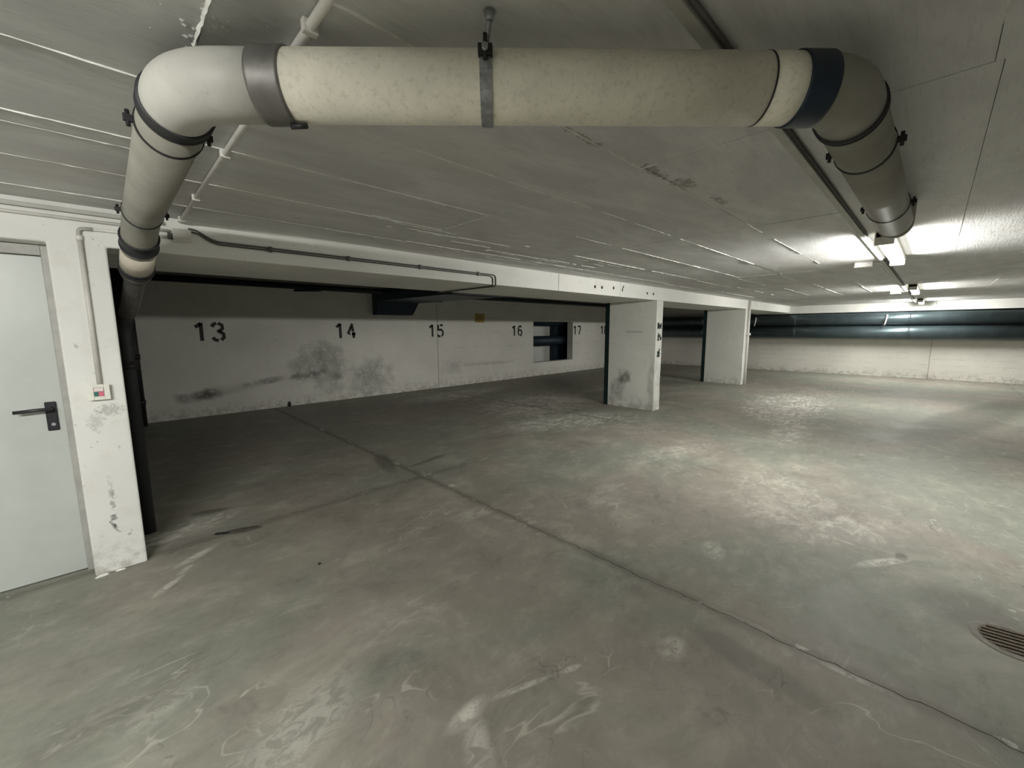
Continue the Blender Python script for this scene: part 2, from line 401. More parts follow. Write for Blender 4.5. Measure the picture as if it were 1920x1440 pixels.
def ridge(p, q, w, h, cover, seed, step=.035):
    """thin irregular paint fin hanging from the ceiling between p and q (x, y)"""
    r = random.Random(seed); bm = bmesh.new()
    P, Q = Vector(p), Vector(q); L = (Q - P).length; d = (Q - P) / L; nn = Vector((-d.y, d.x)); n = max(2, int(L / step))
    on = r.random() < cover; prev = None; cnt = 0
    for k in range(n + 1):
        if r.random() < .12: on = r.random() < cover
        if not on: prev = None; continue
        c = P + d * (k * L / n) + nn * r.uniform(-.0015, .0015); hw = w * r.uniform(.35, 1) / 2; hh = h * r.uniform(.4, 1)
        ring = [bm.verts.new((c.x + nn.x * hw, c.y + nn.y * hw, CZ + .002)), bm.verts.new((c.x, c.y, CZ - hh)), bm.verts.new((c.x - nn.x * hw, c.y - nn.y * hw, CZ + .002))]
        if prev:
            bm.faces.new((prev[0], prev[1], ring[1], ring[0])); bm.faces.new((prev[1], prev[2], ring[2], ring[1])); cnt += 1
        prev = ring
    if not cnt: bm.free(); return
    finish(bm, 'paint_ridge', M['fin'], ceil)
sd = 0
strong = {(.24, 1.03): 1, (.24, 1.57): 1, (X0, 1.7): 1}
for i in range(len(cols) - 1):
    a, b = cols[i], cols[i + 1]
    if b > 12 or b < -1.5: continue
    a = max(a, -1.5)
    for y in row_breaks[i][1:-1]:
        if y < -.2: continue
        sd += 1
        near = b < 2
        cov = .95 if (near and y > .9) else .6
        if abs(y - .49) < .1 or abs(y + .05) < .1: cov = .25
        ridge((a, y), (b, y), .011 if near else .010, .005 if near else .006, cov, sd)
ridge((-.5, 2.36), (.17, 2.36), .010, .005, 1, 501); ridge((.45, 2.13), (1.0, 2.11), .007, .004, .6, 502)
ridge((.24, 1.0), (.235, 1.42), .020, .012, 1, 503, .02); ridge((1.86, .95), (1.87, 2.6), .008, .003, .85, 504); ridge((3.48, .9), (3.49, 3.5), .008, .003, .6, 505)
for k in range(26):                                             # short broken board marks near the beam
    x = rnd.uniform(.6, 4.5); y = rnd.uniform(2.6, 3.5); ridge((x, y), (x + rnd.uniform(.3, 1.1), y + rnd.uniform(-.01, .01)), .007, .004, .6, 600 + k, .025)
bm = bmesh.new()
for k in range(26):                                             # rough spalls beside the first joint
    c = Vector((.24 + rnd.gauss(0, .06), 1.32 + rnd.gauss(0, .07), CZ + .001)); r = rnd.uniform(.004, .012)
    vs = [bm.verts.new((c.x + r * rnd.uniform(.7, 1.6) * math.cos(t * PI / 3), c.y + r * math.sin(t * PI / 3), c.z)) for t in range(6)]
    tip = bm.verts.new((c.x, c.y, CZ - r * .5))
    for t in range(6): bm.faces.new((vs[t], vs[(t + 1) % 6], tip))
tag(finish(bm, 'concrete_spall', M['ceiling'], ceil), kind='stuff')

# ------------------------------------------------------------------ walls
T = .25
M['pier'] = painted_concrete('pier_paint', (.78, .785, .745), spots=.35, soot=[(-.077, .60, .010, .035, 0, .35), (-.076, .52, .012, .03, 0, .5), (-.078, .45, .010, .03, 0, .45), (-.080, .36, .014, .018, .5, .9), (-.083, .30, .008, .03, .4, .9), (-.03, 1.06, .05, .03, 0, .35), (-.1, .99, .03, .05, 0, .25)])
bm = bmesh.new()
prof = [(X0, 0), (-1.16, 0), (-1.16, BEAM), (-.20, BEAM), (-.20, 0), (.05, 0), (.05, BEAM), (.22, BEAM), (.22, CZ + .02), (X0, CZ + .02)]
fa = [bm.verts.new((a, FY, b)) for a, b in prof]; fb = [bm.verts.new((a, FY + T, b)) for a, b in prof]
bm.faces.new(fa); bm.faces.new(fb[::-1])
for q in range(len(prof)): bm.faces.new((fa[q], fb[q], fb[(q + 1) % len(prof)], fa[(q + 1) % len(prof)]))
wl = finish(bm, 'wall_left', M['pier'], None, .010)
tag(wl, 'white painted pier and lintel around the steel door', None, None, 'structure')
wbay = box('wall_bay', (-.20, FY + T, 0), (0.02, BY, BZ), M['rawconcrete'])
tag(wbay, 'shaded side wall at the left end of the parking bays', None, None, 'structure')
OX0, OX1, OZ0, OZ1 = 9.99, 12.10, .447, 1.80
SEAM = 6.25
wb = box('wall_back', (-.2, BY + .06, 0), (.02, BY + T, BZ), M['back'])
tag(wb, 'long white wall behind the numbered parking bays', None, None, 'structure')
def wpan(name, L): return boxes(name, L, M['back'], wb, .004)
wpan('wall_panel', [((.02, BY, 0), (SEAM - .006, BY + T, BZ))])
wpan('wall_panel', [((SEAM + .006, BY, 0), (OX0, BY + T, BZ)), ((OX1, BY, 0), (FX, BY + T, BZ)), ((OX0, BY, 0), (OX1, BY + T, OZ0)), ((OX0, BY, OZ1), (OX1, BY + T, BZ))])
niche = boxes('wall_niche', [((OX0 - .1, 10.22, 0), (FX, 10.3, BZ)), ((OX0 - .1, BY + T, 0), (OX0, 10.22, BZ)), ((FX - .1, BY + T, 0), (FX, 10.22, BZ)), ((OX0, BY + T, BZ - .05), (FX - .1, 10.22, BZ))], M['wall'])
tag(niche, 'pale service passage seen through the opening in the numbered wall', None, None, 'structure')
wf = box('wall_far', (FX + .04, Y0, 0), (FX + .3, 10.3, BZ), M['far'])
tag(wf, 'pale wall at the far end of the garage under two thick pipes', None, None, 'structure')
ys = [Y0, -4.9 + .0, .03, 5.1, BY]
for a, b in ((Y0, .03), (.03, 5.1), (5.1, BY)):
    box('wall_panel', (FX, a + .008, 0), (FX + .06, b - .008, BZ if a > 3 else CZ), M['far'], wf, .004)
wr = box('wall_right', (X0, Y0 - .2, 0), (FX, Y0, CZ), M['rawconcrete']); tag(wr, 'raw grey concrete wall on the right side of the driving lane', None, None, 'structure')
wq = box('wall_rear', (X0 - .2, Y0 - .2, 0), (X0, FY + T, CZ), M['rawconcrete']); tag(wq, 'raw grey concrete wall at the near end of the driving lane', None, None, 'structure')

# ------------------------------------------------------------------ beams
def beam(name, label, secs, along='x'):
    b = empty(name, secs[0][0], label, 'beam')
    for a, c in secs: box('beam_section', a, c, M['beam'], b, .006)
    return b
js = [.22, 4.41, 5.966, 12.49, 17.1]
BD = 4.70
bs = [((js[i] + (.003 if i else 0), FY, BEAM), (js[i + 1] - .003, BD, CZ + .02 if False else BZ - .002)) for i in range(4)]
bs.append(((.021, FY + T + .001, BEAM), (.219, BD, BZ - .002)))
main_beam = beam('ceiling_beam', 'long white concrete beam running over the two pillars', bs)
far_beam = beam('ceiling_beam', 'white concrete beam across the far end above the thick pipes', [((17.1, Y0, 2.03), (FX, .03, CZ - .001)), ((17.1, .034, 2.03), (FX, BD, CZ - .001))])
# filled anchor holes in the beam face
for hx, hz in ((5.26, 2.172), (5.445, 2.173), (5.769, 2.185), (6.861, 2.164), (7.089, 2.165)):
    bm = bmesh.new(); bm_tube(bm, [(hx, FY - .0015, hz), (hx, FY + .02, hz)], .024, 14); finish(bm, 'anchor_hole', M['hole'], main_beam)
bm = bmesh.new(); strip_poly(bm, [(6.07, 2.24), (6.04, 2.20), (6.03, 2.15)], .03, FY - .0015, FY + .002, .4); finish(bm, 'chipped_edge', M['hole'], main_beam)

# ------------------------------------------------------------------ pillars
def pillar(x, label, w=.25, mat='pillar'):
    p = empty('pillar', (x, FY, 0), label, 'pillar', 'concrete pillars under the long beam')
    bm = bmesh.new(); bm_box(bm, (x, FY + .002, 0), (x + w, 4.60, BEAM - .001))
    bmesh.ops.subdivide_edges(bm, edges=bm.edges, cuts=12, use_grid_fill=True)
    for v in bm.verts:                                           # chipped lower corner
        if v.co.y < FY + .05 and v.co.z < .9:
            v.co.x += random.uniform(-.006, .008); v.co.y += random.uniform(-.004, .010)
    finish(bm, 'shaft', M[mat], p, .008)
    return p
p1 = pillar(7.25, 'nearer white concrete pillar with dark paint smudges on its narrow front')
p2 = pillar(12.33, 'farther white concrete pillar with a pale pipe on its edge', .25, 'pillar_plain')
def smudge(z, strokes):
    bm = bmesh.new()
    for s in strokes: strip_poly(bm, [(7.375 + a, z + b) for a, b in s], .046, FY - .002, FY + .003, .3)
    finish(bm, 'paint_smudge', M['markpaint'], p1)
smudge(1.59, [[(-.06, .07), (-.055, -.05)], [(-.06, .02), (0, -.03), (.06, .02)], [(.07, .06), (.07, -.05)], [(-.03, .05), (.03, -.01)]])
smudge(1.39, [[(-.035, .08), (-.03, -.07)], [(-.03, .01), (.03, .03), (.055, -.02), (.05, -.06)], [(.07, .0), (.08, -.04)]])
smudge(1.08, [[(.02, .08), (.05, .06)], [(-.05, .02), (.01, .03), (.05, -.01)], [(-.06, -.03), (0, -.05), (.05, -.03)], [(-.01, .03), (-.01, -.04)]])
for x, lab in ((7.25, 'dark green steel post behind the nearer pillar'), (12.33, 'dark green steel post behind the farther pillar')):
    t = empty('steel_post', (x + .06, 4.66, 0), lab, 'post', 'dark steel posts behind the pillars')
    boxes('post_profile', [((x, 4.615, .012), (x + .012, 4.695, BEAM - .015)), ((x + .108, 4.615, .012), (x + .12, 4.695, BEAM - .015)), ((x + .012, 4.65, .012), (x + .108, 4.66, BEAM - .015))], M['post'], t)
    box('base_plate', (x - .01, 4.605, 0), (x + .13, 4.70, .012), M['post'], t); box('head_plate', (x - .01, 4.605, BEAM - .015), (x + .13, 4.70, BEAM - .001), M['post'], t)
# pale pipe with a clip at the second pillar's front edge
t = empty('downpipe', (12.55, FY - .03, 0), 'thin pale pipe up the front edge of the farther pillar', 'pipe')
tube('pipe', [(12.53, FY - .035, .0), (12.53, FY - .035, CZ - .01)], .028, M['conduit'], t, 12)
box('clip', (12.47, FY - .075, 1.35), (12.62, FY + .0, 1.41), M['conduit'], t, .004)

# ------------------------------------------------------------------ door
door = empty('door_1', (-.68, 3.72, 0), 'pale green grey steel fire door with black lever handle', None, None, 'structure')
bm = bmesh.new(); bm_box(bm, (-1.13, 3.765, .006), (-.235, 3.82, 1.995)); leaf = finish(bm, 'door_leaf', M['doorpaint'], door, .004)
boxes('door_frame', [((-.235, 3.735, 0), (-.20, 3.85, BEAM)), ((-1.16, 3.735, 0), (-1.13, 3.85, BEAM)), ((-1.13, 3.735, 1.998), (-.235, 3.85, BEAM))], M['frame'], door, .003)
hd = boxes('handle_plate', [((-.315, 3.753, .945), (-.265, 3.766, 1.125))], M['black'], door, .006)
tube('lever', smooth_path([(-.29, 3.755, 1.085), (-.29, 3.70, 1.085), (-.33, 3.695, 1.088), (-.435, 3.70, 1.083)], .02), .0105, M['black'], hd, 12)
tube('keyhole', [(-.288, 3.7535, .985), (-.288, 3.751, .985)], .010, M['galv'], hd, 14)

# ------------------------------------------------------------------ overhead drain pipe
PZ, PR = 2.155, .080
A = Vector((.196, 1.368, PZ)); B = Vector((1.41, .225, PZ)); u = (B - A).normalized(); L = (B - A).length
Y_, X_ = Vector((0, 1, 0)), Vector((1, 0, 0))
dp = empty('drain_pipe', (A + B) / 2, 'thick cream drain pipe hung under the ceiling, bending twice', 'pipe')
def bend(c, d1, d2, t, n=12):
    s, e = c + d1 * t, c + d2 * t
    return [(1 - k / n) ** 2 * s + 2 * (k / n) * (1 - k / n) * c + (k / n) ** 2 * e for k in range(n + 1)]
tube('elbow', [A + Y_ * .13] + bend(A, Y_, u, .10) + [A + u * .225], PR, M['elbow'], dp, 48)
tube('straight_pipe', [A + u * .23, A + u * 1.0, A + u * 1.45], PR, M['pipe'], dp, 64)
tube('straight_pipe', [A + u * 1.452, A + u * 1.56], PR * .999, M['pipe'], dp, 64)
tube('joint_seam', [A + u * 1.449, A + u * 1.453], PR * 1.012, M['rubber'], dp, 48)
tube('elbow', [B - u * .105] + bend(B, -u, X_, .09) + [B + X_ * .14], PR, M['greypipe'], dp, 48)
# left leg, bending down and passing under the beam
leg = smooth_path([A + Y_ * .15, (.192, 3.05, PZ), (.176, 3.56, 1.955)], .16, 8)
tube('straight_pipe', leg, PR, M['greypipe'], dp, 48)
def band(c, d, w, r, mat, name='coupling', lip=.003, parent=dp):
    c = Vector(c); d = Vector(d).normalized()
    b = tube(name, [c - d * w / 2, c - d * (w / 2 - .001), c - d * (w / 2 - .008), c - d * (w / 2 - .009), c + d * (w / 2 - .009), c + d * (w / 2 - .008), c + d * (w / 2 - .001), c + d * w / 2],
             [r * .95, r + lip, r + lip, r, r, r + lip, r + lip, r * .95], mat, parent, 48)
    return b
cA = band(A + u * .235, u, .078, PR + .005, M['steel_band'], 'coupling', 0)
bm = bmesh.new(); v = Vector((-u.y, u.x, 0)); 
tube('screw', [A + u * .26 + Vector((0, 0, -PR - .012)) - v * 0 , A + u * .30 + Vector((0, 0, -PR - .010))], .007, M['blackmetal'], cA, 8)
band(A + Y_ * .135, Y_, .055, PR + .004, M['rubber'])
band(B - u * .098, u, .075, PR + .004, M['blue_band'], 'coupling', 0)
band(B + X_ * .150, X_, .028, PR + .003, M['rubber'])
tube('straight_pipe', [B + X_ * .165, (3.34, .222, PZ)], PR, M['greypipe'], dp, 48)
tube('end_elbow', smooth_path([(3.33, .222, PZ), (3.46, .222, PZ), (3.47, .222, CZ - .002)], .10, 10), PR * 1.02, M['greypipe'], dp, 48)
d45 = (Vector((.170, 3.72, 1.86)) - Vector((.192, 3.05, PZ))).normalized()
q = Vector((.184, 3.36, 2.032)); 
band((.187, 3.27, 2.070), (0, .93, -.37), .10, PR + .008, M['rubber'])
dirn = (Vector((.176, 3.56, 1.955)) - Vector((.192, 3.05, PZ))).normalized()
c0 = Vector((.176, 3.56, 1.955))
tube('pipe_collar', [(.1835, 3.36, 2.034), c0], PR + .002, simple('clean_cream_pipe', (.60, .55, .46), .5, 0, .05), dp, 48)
band(c0 + dirn * .01, dirn, .055, PR + .005, M['rubber'])
tube('reducer', smooth_path([c0 + dirn * .02, c0 + dirn * .09, (.150, 3.79, 1.75), (.145, 3.90, 1.55)], .06, 6), [PR] * 2 + [PR * (1 - .03 * k) for k in range(14)], M['steel_band'], dp, 32) if False else None
rp = smooth_path([c0 + dirn * .03, c0 + dirn * .13, (.135, 4.02, 1.72)], .05, 6) + [Vector((.112, 4.10, 1.66))]
tube('reducer', rp, [PR - (PR - .047) * min(1, max(0, (k - 1) / (len(rp) - 2))) for k in range(len(rp))], M['steel_band'], dp, 32)
tube('downpipe', smooth_path([(.117, 4.085, 1.675), (.085, 4.14, 1.58), (.085, 4.14, 0.0)], .06), .047, M['rubber'], dp, 24)
band((.085, 4.14, 1.30), (0, 0, 1), .06, .052, M['blackmetal'])

def clamp(center, d, label, w=.034, rods=1, wide=True, mat='galv', tilt=0):
    c = Vector(center); d = Vector(d).normalized(); v = Vector((-d.y, d.x, 0)); z = Vector((0, 0, 1))
    t = empty('pipe_clamp', c, label, 'clamp', 'clamps holding the cream drain pipe')
    r = PR + .0045
    bm = bmesh.new(); n = 40; prev = None; first = None
    for k in range(n + 1):
        a = 2 * PI * k / n; rad = r
        ring = [bm.verts.new(c + d * (s * w / 2) + (rad + q) * (math.cos(a) * v + math.sin(a) * z)) for s, q in ((-1, -.003), (-1, .0), (1, .0), (1, -.003))]
        if prev:
            for m in range(4): bm.faces.new((prev[m], prev[(m + 1) % 4], ring[(m + 1) % 4], ring[m]))
        prev = ring
    bmesh.ops.remove_doubles(bm, verts=bm.verts, dist=.0004)
    st = finish(bm, 'strap', M[mat], t)
    for s in (-1, 1):                                            # flanges with bolts on both sides
        p = c + v * s * (r + .010)
        lug = bmesh.new(); vs = bm_box(lug, (-w / 2, -.011, -.010), (w / 2, .011, .010))
        mt = Matrix((d, v, z)).transposed().to_4x4(); mt.translation = p
        bmesh.ops.transform(lug, matrix=mt, verts=lug.verts)
        lg = finish(lug, 'lug', M['blackmetal'], t, .002)
        tube('bolt', [p - z * .022, p + z * .022], .0055, M['blackmetal'], lg, 8)
    tube('threaded_rod', [c + z * (r - .001), Vector((c.x, c.y, CZ - .012))], .006, M['galv'], t, 8)
    tube('ceiling_plate', [Vector((c.x, c.y, CZ - .012)), Vector((c.x, c.y, CZ - .001))], .016, M['galv'], t, 14)
    return t
def hanger_clamp():
    """wide hanger in the middle of the run: strap halves bolted on the front, rod up to the ceiling"""
    c = A + u * .757; d = u; v = Vector((-d.y, d.x, 0)); z = Vector((0, 0, 1)); f = -v if (-v).dot(Vector((-.7, -.7, 0))) > 0 else v
    t = empty('pipe_hanger', c, 'galvanised hanger clamp at the middle of the cream pipe', 'clamp')
    r = PR + .004; w = .028
    def arc(a0, a1, name, off):
        bm = bmesh.new(); prev = None
        for k in range(25):
            a = a0 + (a1 - a0) * k / 24
            ring = [bm.verts.new(c + d * (s * w / 2) + (r + q) * (math.cos(a) * f + math.sin(a) * z)) for s, q in ((-1, -.002), (-1, .002), (1, .002), (1, -.002))]
            if prev:
                for m in range(4): bm.faces.new((prev[m], prev[(m + 1) % 4], ring[(m + 1) % 4], ring[m]))
            else: bm.faces.new(ring)
            prev = ring
        bm.faces.new(prev[::-1]); return finish(bm, name, M['galv'], t)
    ab = math.radians(24)
    arc(ab - .03, -PI - ab + .3, 'lower_strap', 0); arc(ab + .12, PI - .2, 'upper_strap', 0)
    p = c + (r + .006) * (math.cos(ab) * f + math.sin(ab) * z)
    lug = bmesh.new(); bm_box(lug, (-.017, -.012, -.012), (.017, .010, .012))
    mt = Matrix((d, f, z)).transposed().to_4x4(); mt.translation = p; bmesh.ops.transform(lug, matrix=mt, verts=lug.verts)
    lg = finish(lug, 'bolt_lug', M['blackmetal'], t, .002)
    tube('bolt', [p + f * .006, p + f * .020], .008, M['galv'], lg, 6)
    tube('bolt', [p + f * .004 - z * .022, p + f * .004 + z * .034], .005, M['blackmetal'], lg, 8)
    tube('hanger_rod', [c + z * (r - .001), Vector((.712, .797, CZ - .02))], .006, M['galv'], t, 10)
    tube('ceiling_anchor', [Vector((.713, .798, CZ - .022)), Vector((.712, .797, CZ - .003))], [.008, .014], M['galv'], t, 14)
hanger_clamp()
clamp(A + Y_ * .30, Y_, 'thin dark ring clamp just after the left elbow of the pipe', .012, mat='blackmetal')
clamp((.192, 2.90, PZ), Y_, 'thin dark ring clamp where the left leg nears the beam', .012, mat='blackmetal')
clamp((1.90, .224, PZ), X_, 'thin dark ring clamp just after the right elbow of the pipe', .012, mat='blackmetal')
clamp((2.86, .222, PZ), X_, 'thin dark ring clamp near the far end of the right leg', .012, mat='blackmetal')

# ------------------------------------------------------------------ lamps
def area(name, loc, rot, sx, sy, p, spread, parent):
    ld = bpy.data.lights.new(name, 'AREA'); ld.shape = 'RECTANGLE'; ld.size = sx; ld.size_y = sy; ld.energy = p; ld.color = LAMP_COL; ld.spread = spread
    o = bpy.data.objects.new(name, ld); COL.objects.link(o); o.parent = parent; o.location = Vector(loc) - parent.location; o.rotation_euler = rot
def lamp(x, k, label):
    t = empty('ceiling_lamp', (x, LAMP_Y, CZ), label, 'lamp', 'strip lamps in a row along the ceiling')
    hl = .80
    box('housing', (x - hl, LAMP_Y - .055, CZ - .045), (x + hl, LAMP_Y + .055, CZ - .001), M['housing'], t, .004)
    bm = bmesh.new(); n = 10; prev = None
    for i in range(n + 1):
        a = PI * i / n; yy = LAMP_Y + .056 * math.cos(a); zz = CZ - .045 - .050 * math.sin(a)
        ring = [bm.verts.new((x - hl + .03, yy, zz)), bm.verts.new((x + hl - .03, yy, zz))]
        if prev: bm.faces.new((prev[0], prev[1], ring[1], ring[0]))
        prev = ring
    finish(bm, 'diffuser', M['glow'], t, 0, True)
    for s in (-1, 1):
        a = x + s * hl; box('end_cap', (min(a, a - s * .03), LAMP_Y - .060, CZ - .100), (max(a, a - s * .03), LAMP_Y + .060, CZ - .001), M['housing'], t, .006)
    area('tube_light', (x, LAMP_Y, CZ - .097), (0, 0, 0), 1.5, .09, P_DOWN * k, PI, t)
    for s in (-1, 1):
        area('tube_light', (x, LAMP_Y + s * .060, CZ - .070), (s * math.radians(72), 0, 0), 1.5, .045, P_SIDE * k, math.radians(145), t)
labs = ['strip lamp far behind the camera at the near end of the lane', 'strip lamp on the ceiling behind the camera', 'nearest lit strip lamp, just beyond the end of the cream pipe', 'second lit strip lamp down the lane', 'farthest and smallest lit strip lamp before the far wall']
for (x, k), lb in zip(LAMPS, labs): lamp(x, k, lb)
for x, lb in ((6.30, 'small white junction box left of the nearest strip lamp'), (11.75, 'small white junction box left of the second strip lamp')):
    b = empty('junction_box', (x, .62, CZ), lb, 'junction box', 'white boxes beside the strip lamps')
    box('box_body', (x - .05, .56, CZ - .05), (x + .05, .72, CZ - .001), M['conduit'], b, .006); box('box_lid', (x - .054, .556, CZ - .056), (x + .054, .724, CZ - .050), M['conduit'], b, .002)
    tube('cable_stub', [(x, .50, CZ - .015), (x, .565, CZ - .015)], .008, M['conduit'], b, 8)

# ------------------------------------------------------------------ ceiling conduit and trunking
t = empty('cable_trunking', (8, .47, CZ), 'long flat white cable trunking with a dark cable along the strip lamps', 'trunking')
box('trunking_body', (.2, .455, CZ - .026), (17.0, .487, CZ - .004), M['conduit_grey'], t, .003)
tube('side_cable', [(.2, .445, CZ - .012), (8, .446, CZ - .012), (17.0, .445, CZ - .012)], .007, M['cable'], t, 8)
t = empty('ceiling_conduit', (.42, 2.3, CZ), 'round white conduit crossing the ceiling towards the beam, held by clips', 'conduit')
tube('conduit_pipe', [(.42, -.2, CZ - .016), (.42, 3.585, CZ - .016)], .0115, M['conduit'], t, 14)
for y in (.35, 1.12, 2.12, 2.90, 3.50):
    boxes('clip', [((.402, y - .010, CZ - .032), (.438, y + .010, CZ - .001))], M['conduit'], t, .003)
# lines on the wall above the door
t = empty('wall_trunking', (-.5, FY, 2.245), 'upper grey trunking strip along the top of the door wall', 'trunking')
box('trunking_body', (-2.5, FY - .034, 2.236), (.33, FY - .001, 2.260), M['conduit_grey'], t, .003)  # darker grey also paints in the shade on the strip's underside
t = empty('wall_conduit', (-.5, FY, 2.20), 'pale conduit just under the grey trunking above the door', 'conduit')
tube('conduit_pipe', smooth_path([(-2.5, FY - .012, 2.205), (.36, FY - .012, 2.205)], .02), .009, M['conduit'], t, 10)
t = empty('wall_conduit', (-.06, FY, 1.7), 'grey conduit from the junction box down the pier to the switch', 'conduit')
tube('conduit_pipe', [(-.062, FY - .012, 1.215), (-.062, FY - .012, 2.105)], .0125, M['box'], t, 12)
tube('bend', smooth_path([(-.062, FY - .012, 2.10), (-.062, FY - .012, 2.155), (.0, FY - .012, 2.157)], .05, 8), .0105, M['conduit_grey'], t, 12)
tube('upper_pipe', [(-.003, FY - .012, 2.157), (.36, FY - .012, 2.163)], .009, M['conduit'], t, 10)
tube('sleeve', [(-.062, FY - .012, 2.085), (-.062, FY - .012, 2.115)], .0155, M['conduit'], t, 12)
t = empty('junction_box', (.42, FY, 2.18), 'grey white junction box on the beam beside the leg of the cream pipe', 'junction box')
box('box_body', (.375, FY - .045, 2.140), (.465, FY - .001, 2.215), M['box'], t, .006)
box('box_lid', (.371, FY - .052, 2.136), (.469, FY - .045, 2.219), M['box'], t, .003)
box('cable_gland', (.345, FY - .035, 2.150), (.376, FY - .010, 2.190), M['cable'], t, .003)
t = empty('cable', (1.8, FY, 2.17), 'twin dark cable along the beam face that turns under the beam', 'cable')
for k, (dz, dx) in enumerate(((0, 0), (-.017, -.045))):
    pts = [(.46, FY - .008, 2.235 + dz), (.50, FY - .008, 2.232 + dz), (.60, FY - .008, 2.170 + dz), (3.26 + dx, FY - .008, 2.168 + dz), (3.26 + dx, FY - .008, BEAM - .010), (3.30 + dx, FY + .06, BEAM - .010), (3.30 + dx, BD + .06, BEAM - .010)]
    tube('cable_strand', smooth_path(pts, .045, 6), .0062, M['cable'], t, 8)
for x in (.95, 1.55, 2.26, 3.0): box('clip', (x - .012, FY - .018, 2.140), (x + .012, FY - .001, 2.182), M['cable'], t, .002)

# ------------------------------------------------------------------ switch on the pier
sw = empty('light_switch', (-.068, FY, 1.18), 'cream surface light switch with pink and green buttons on the pier', 'switch')
box('switch_base', (-.112, FY - .030, 1.138), (-.026, FY - .001, 1.222), M['switch'], sw, .005)
fp = boxes('switch_frame', [((-.118, FY - .036, 1.132), (-.092, FY - .030, 1.228)), ((-.046, FY - .036, 1.132), (-.020, FY - .030, 1.228)), ((-.092, FY - .036, 1.132), (-.046, FY - .030, 1.150)), ((-.092, FY - .036, 1.210), (-.046, FY - .030, 1.228))], M['switch'], sw, .002)
box('rocker', (-.090, FY - .040, 1.184), (-.048, FY - .030, 1.208), M['rocker'], sw, .003)
box('green_button', (-.090, FY - .036, 1.155), (-.072, FY - .030, 1.182), M['greenlamp'], sw, .002)
box('pink_button', (-.072, FY - .036, 1.155), (-.048, FY - .030, 1.182), M['pink'], sw, .002)

# ------------------------------------------------------------------ painted bay numbers
GL = {'1': [[(.6, 0), (.6, 1)], [(.62, .97), (.15, .76)]],
      '3': [[(.05, .78), (.2, .93), (.42, .99)], [(.55, .99), (.86, .88), (.88, .68), (.6, .54), (.42, .52)], [(.6, .52), (.93, .38), (.95, .17), (.72, .03)], [(.5, .0), (.22, .04), (.05, .18)]],
      '4': [[(.66, 1), (.10, .30), (.40, .28)], [(.62, .82), (.72, .45)], [(.55, .28), (1.0, .28)], [(.76, .42), (.76, 0)]],
      '5': [[(.95, .96), (.45, .96)], [(.16, 1.0), (.16, .50)], [(.30, .55), (.62, .60), (.9, .46), (.93, .2), (.75, .03)], [(.52, .0), (.2, .04), (.03, .15)]],
      '6': [[(.85, .84), (.6, .98), (.3, .93), (.12, .7), (.1, .3), (.3, .03)], [(.5, .0), (.82, .08), (.92, .3), (.8, .53), (.5, .58), (.3, .52)]],
      '7': [[(.03, .95), (.95, .95)], [(.90, .84), (.40, 0)]],
      '8': [[(.45, .54), (.15, .68), (.15, .88), (.45, .99)], [(.55, .99), (.85, .88), (.85, .68), (.55, .54)], [(.45, .52), (.08, .38), (.08, .12), (.45, .0)], [(.55, 0), (.92, .12), (.92, .38), (.55, .52)]]}
def number(txt, x, z, h, label, w=.19, gap=.025):
    t = empty('bay_number', (x + w, BY, z), label, 'number', 'stencilled bay numbers on the back wall')
    for i, ch in enumerate(txt):
        bm = bmesh.new()
        for s in GL[ch]: strip_poly(bm, [(x + i * (w + gap) - (.05 if i == 0 else 0) + a * w, z + b * h) for a, b in s], .060, BY - .0025, BY + .001, .06)
        finish(bm, 'digit', M['paint'], t)
    return t
number('13', 1.15, 1.375, .32, 'black stencilled 13, leftmost number on the back wall')
number('14', 3.63, 1.375, .32, 'black stencilled 14 between 13 and 15 on the back wall')
number('15', 6.03, 1.370, .31, 'black stencilled 15 beside the vertical wall seam')
number('16', 9.05, 1.350, .31, 'black stencilled 16 left of the wall opening')
number('17', 12.18, 1.350, .31, 'black stencilled 17 just right of the wall opening')
number('18', 13.93, 1.350, .31, 'black stencilled 18 half hidden behind the post and nearer pillar')
sg = empty('warning_sign', (7.7, BY, 1.87), 'small dull yellow sign high on the back wall between 15 and 16', 'sign')
box('plate', (7.53, BY - .006, 1.745), (7.89, BY - .001, 2.0), M['yellow'], sg, .002)
boxes('printed_line', [((7.56, BY - .0075, 1.955 - .035 * k), (7.86 - (.05 * (k % 3)), BY - .006, 1.967 - .035 * k)) for k in range(6)], M['signink'], sg)

# ------------------------------------------------------------------ thick pipes, duct
for z, lb in ((1.815, 'upper of two thick blue grey pipes along the far wall'), (1.387, 'lower of two thick blue grey pipes along the far wall')):
    t = empty('heating_pipe', (17.2, 2, z), lb, 'pipe', 'thick pipes along the far wall')
    tube('pipe_body', [(17.2, -4.9, z), (17.2, 9.1, z)], .208, M['bigpipe'], t, 40)
    for y in (-2.6, .55, 3.4, 6.5): band((17.2, y, z), (0, 1, 0), .05, .211, M['bigpipe'], 'jacket_band', .002, t)
for y in (1.05, -2.2, 4.6):
    t = empty('pipe_bracket', (17.0, y, 1.6), 'pale bracket strap in front of the thick far pipes' + {1.05: ', below the lamps', -2.2: ', near the right edge', 4.6: ', by the farther pillar'}[y], 'bracket', 'brackets on the thick far pipes')
    tube('strap', [(16.972, y, 1.93), (16.962, y + .02, 1.75), (16.966, y + .05, 1.60)], .018, M['conduit'], t, 8)
    tube('clamp_bolt', [(16.945, y + .05, 1.60), (16.985, y + .05, 1.60)], .03, M['blackmetal'], t, 8)
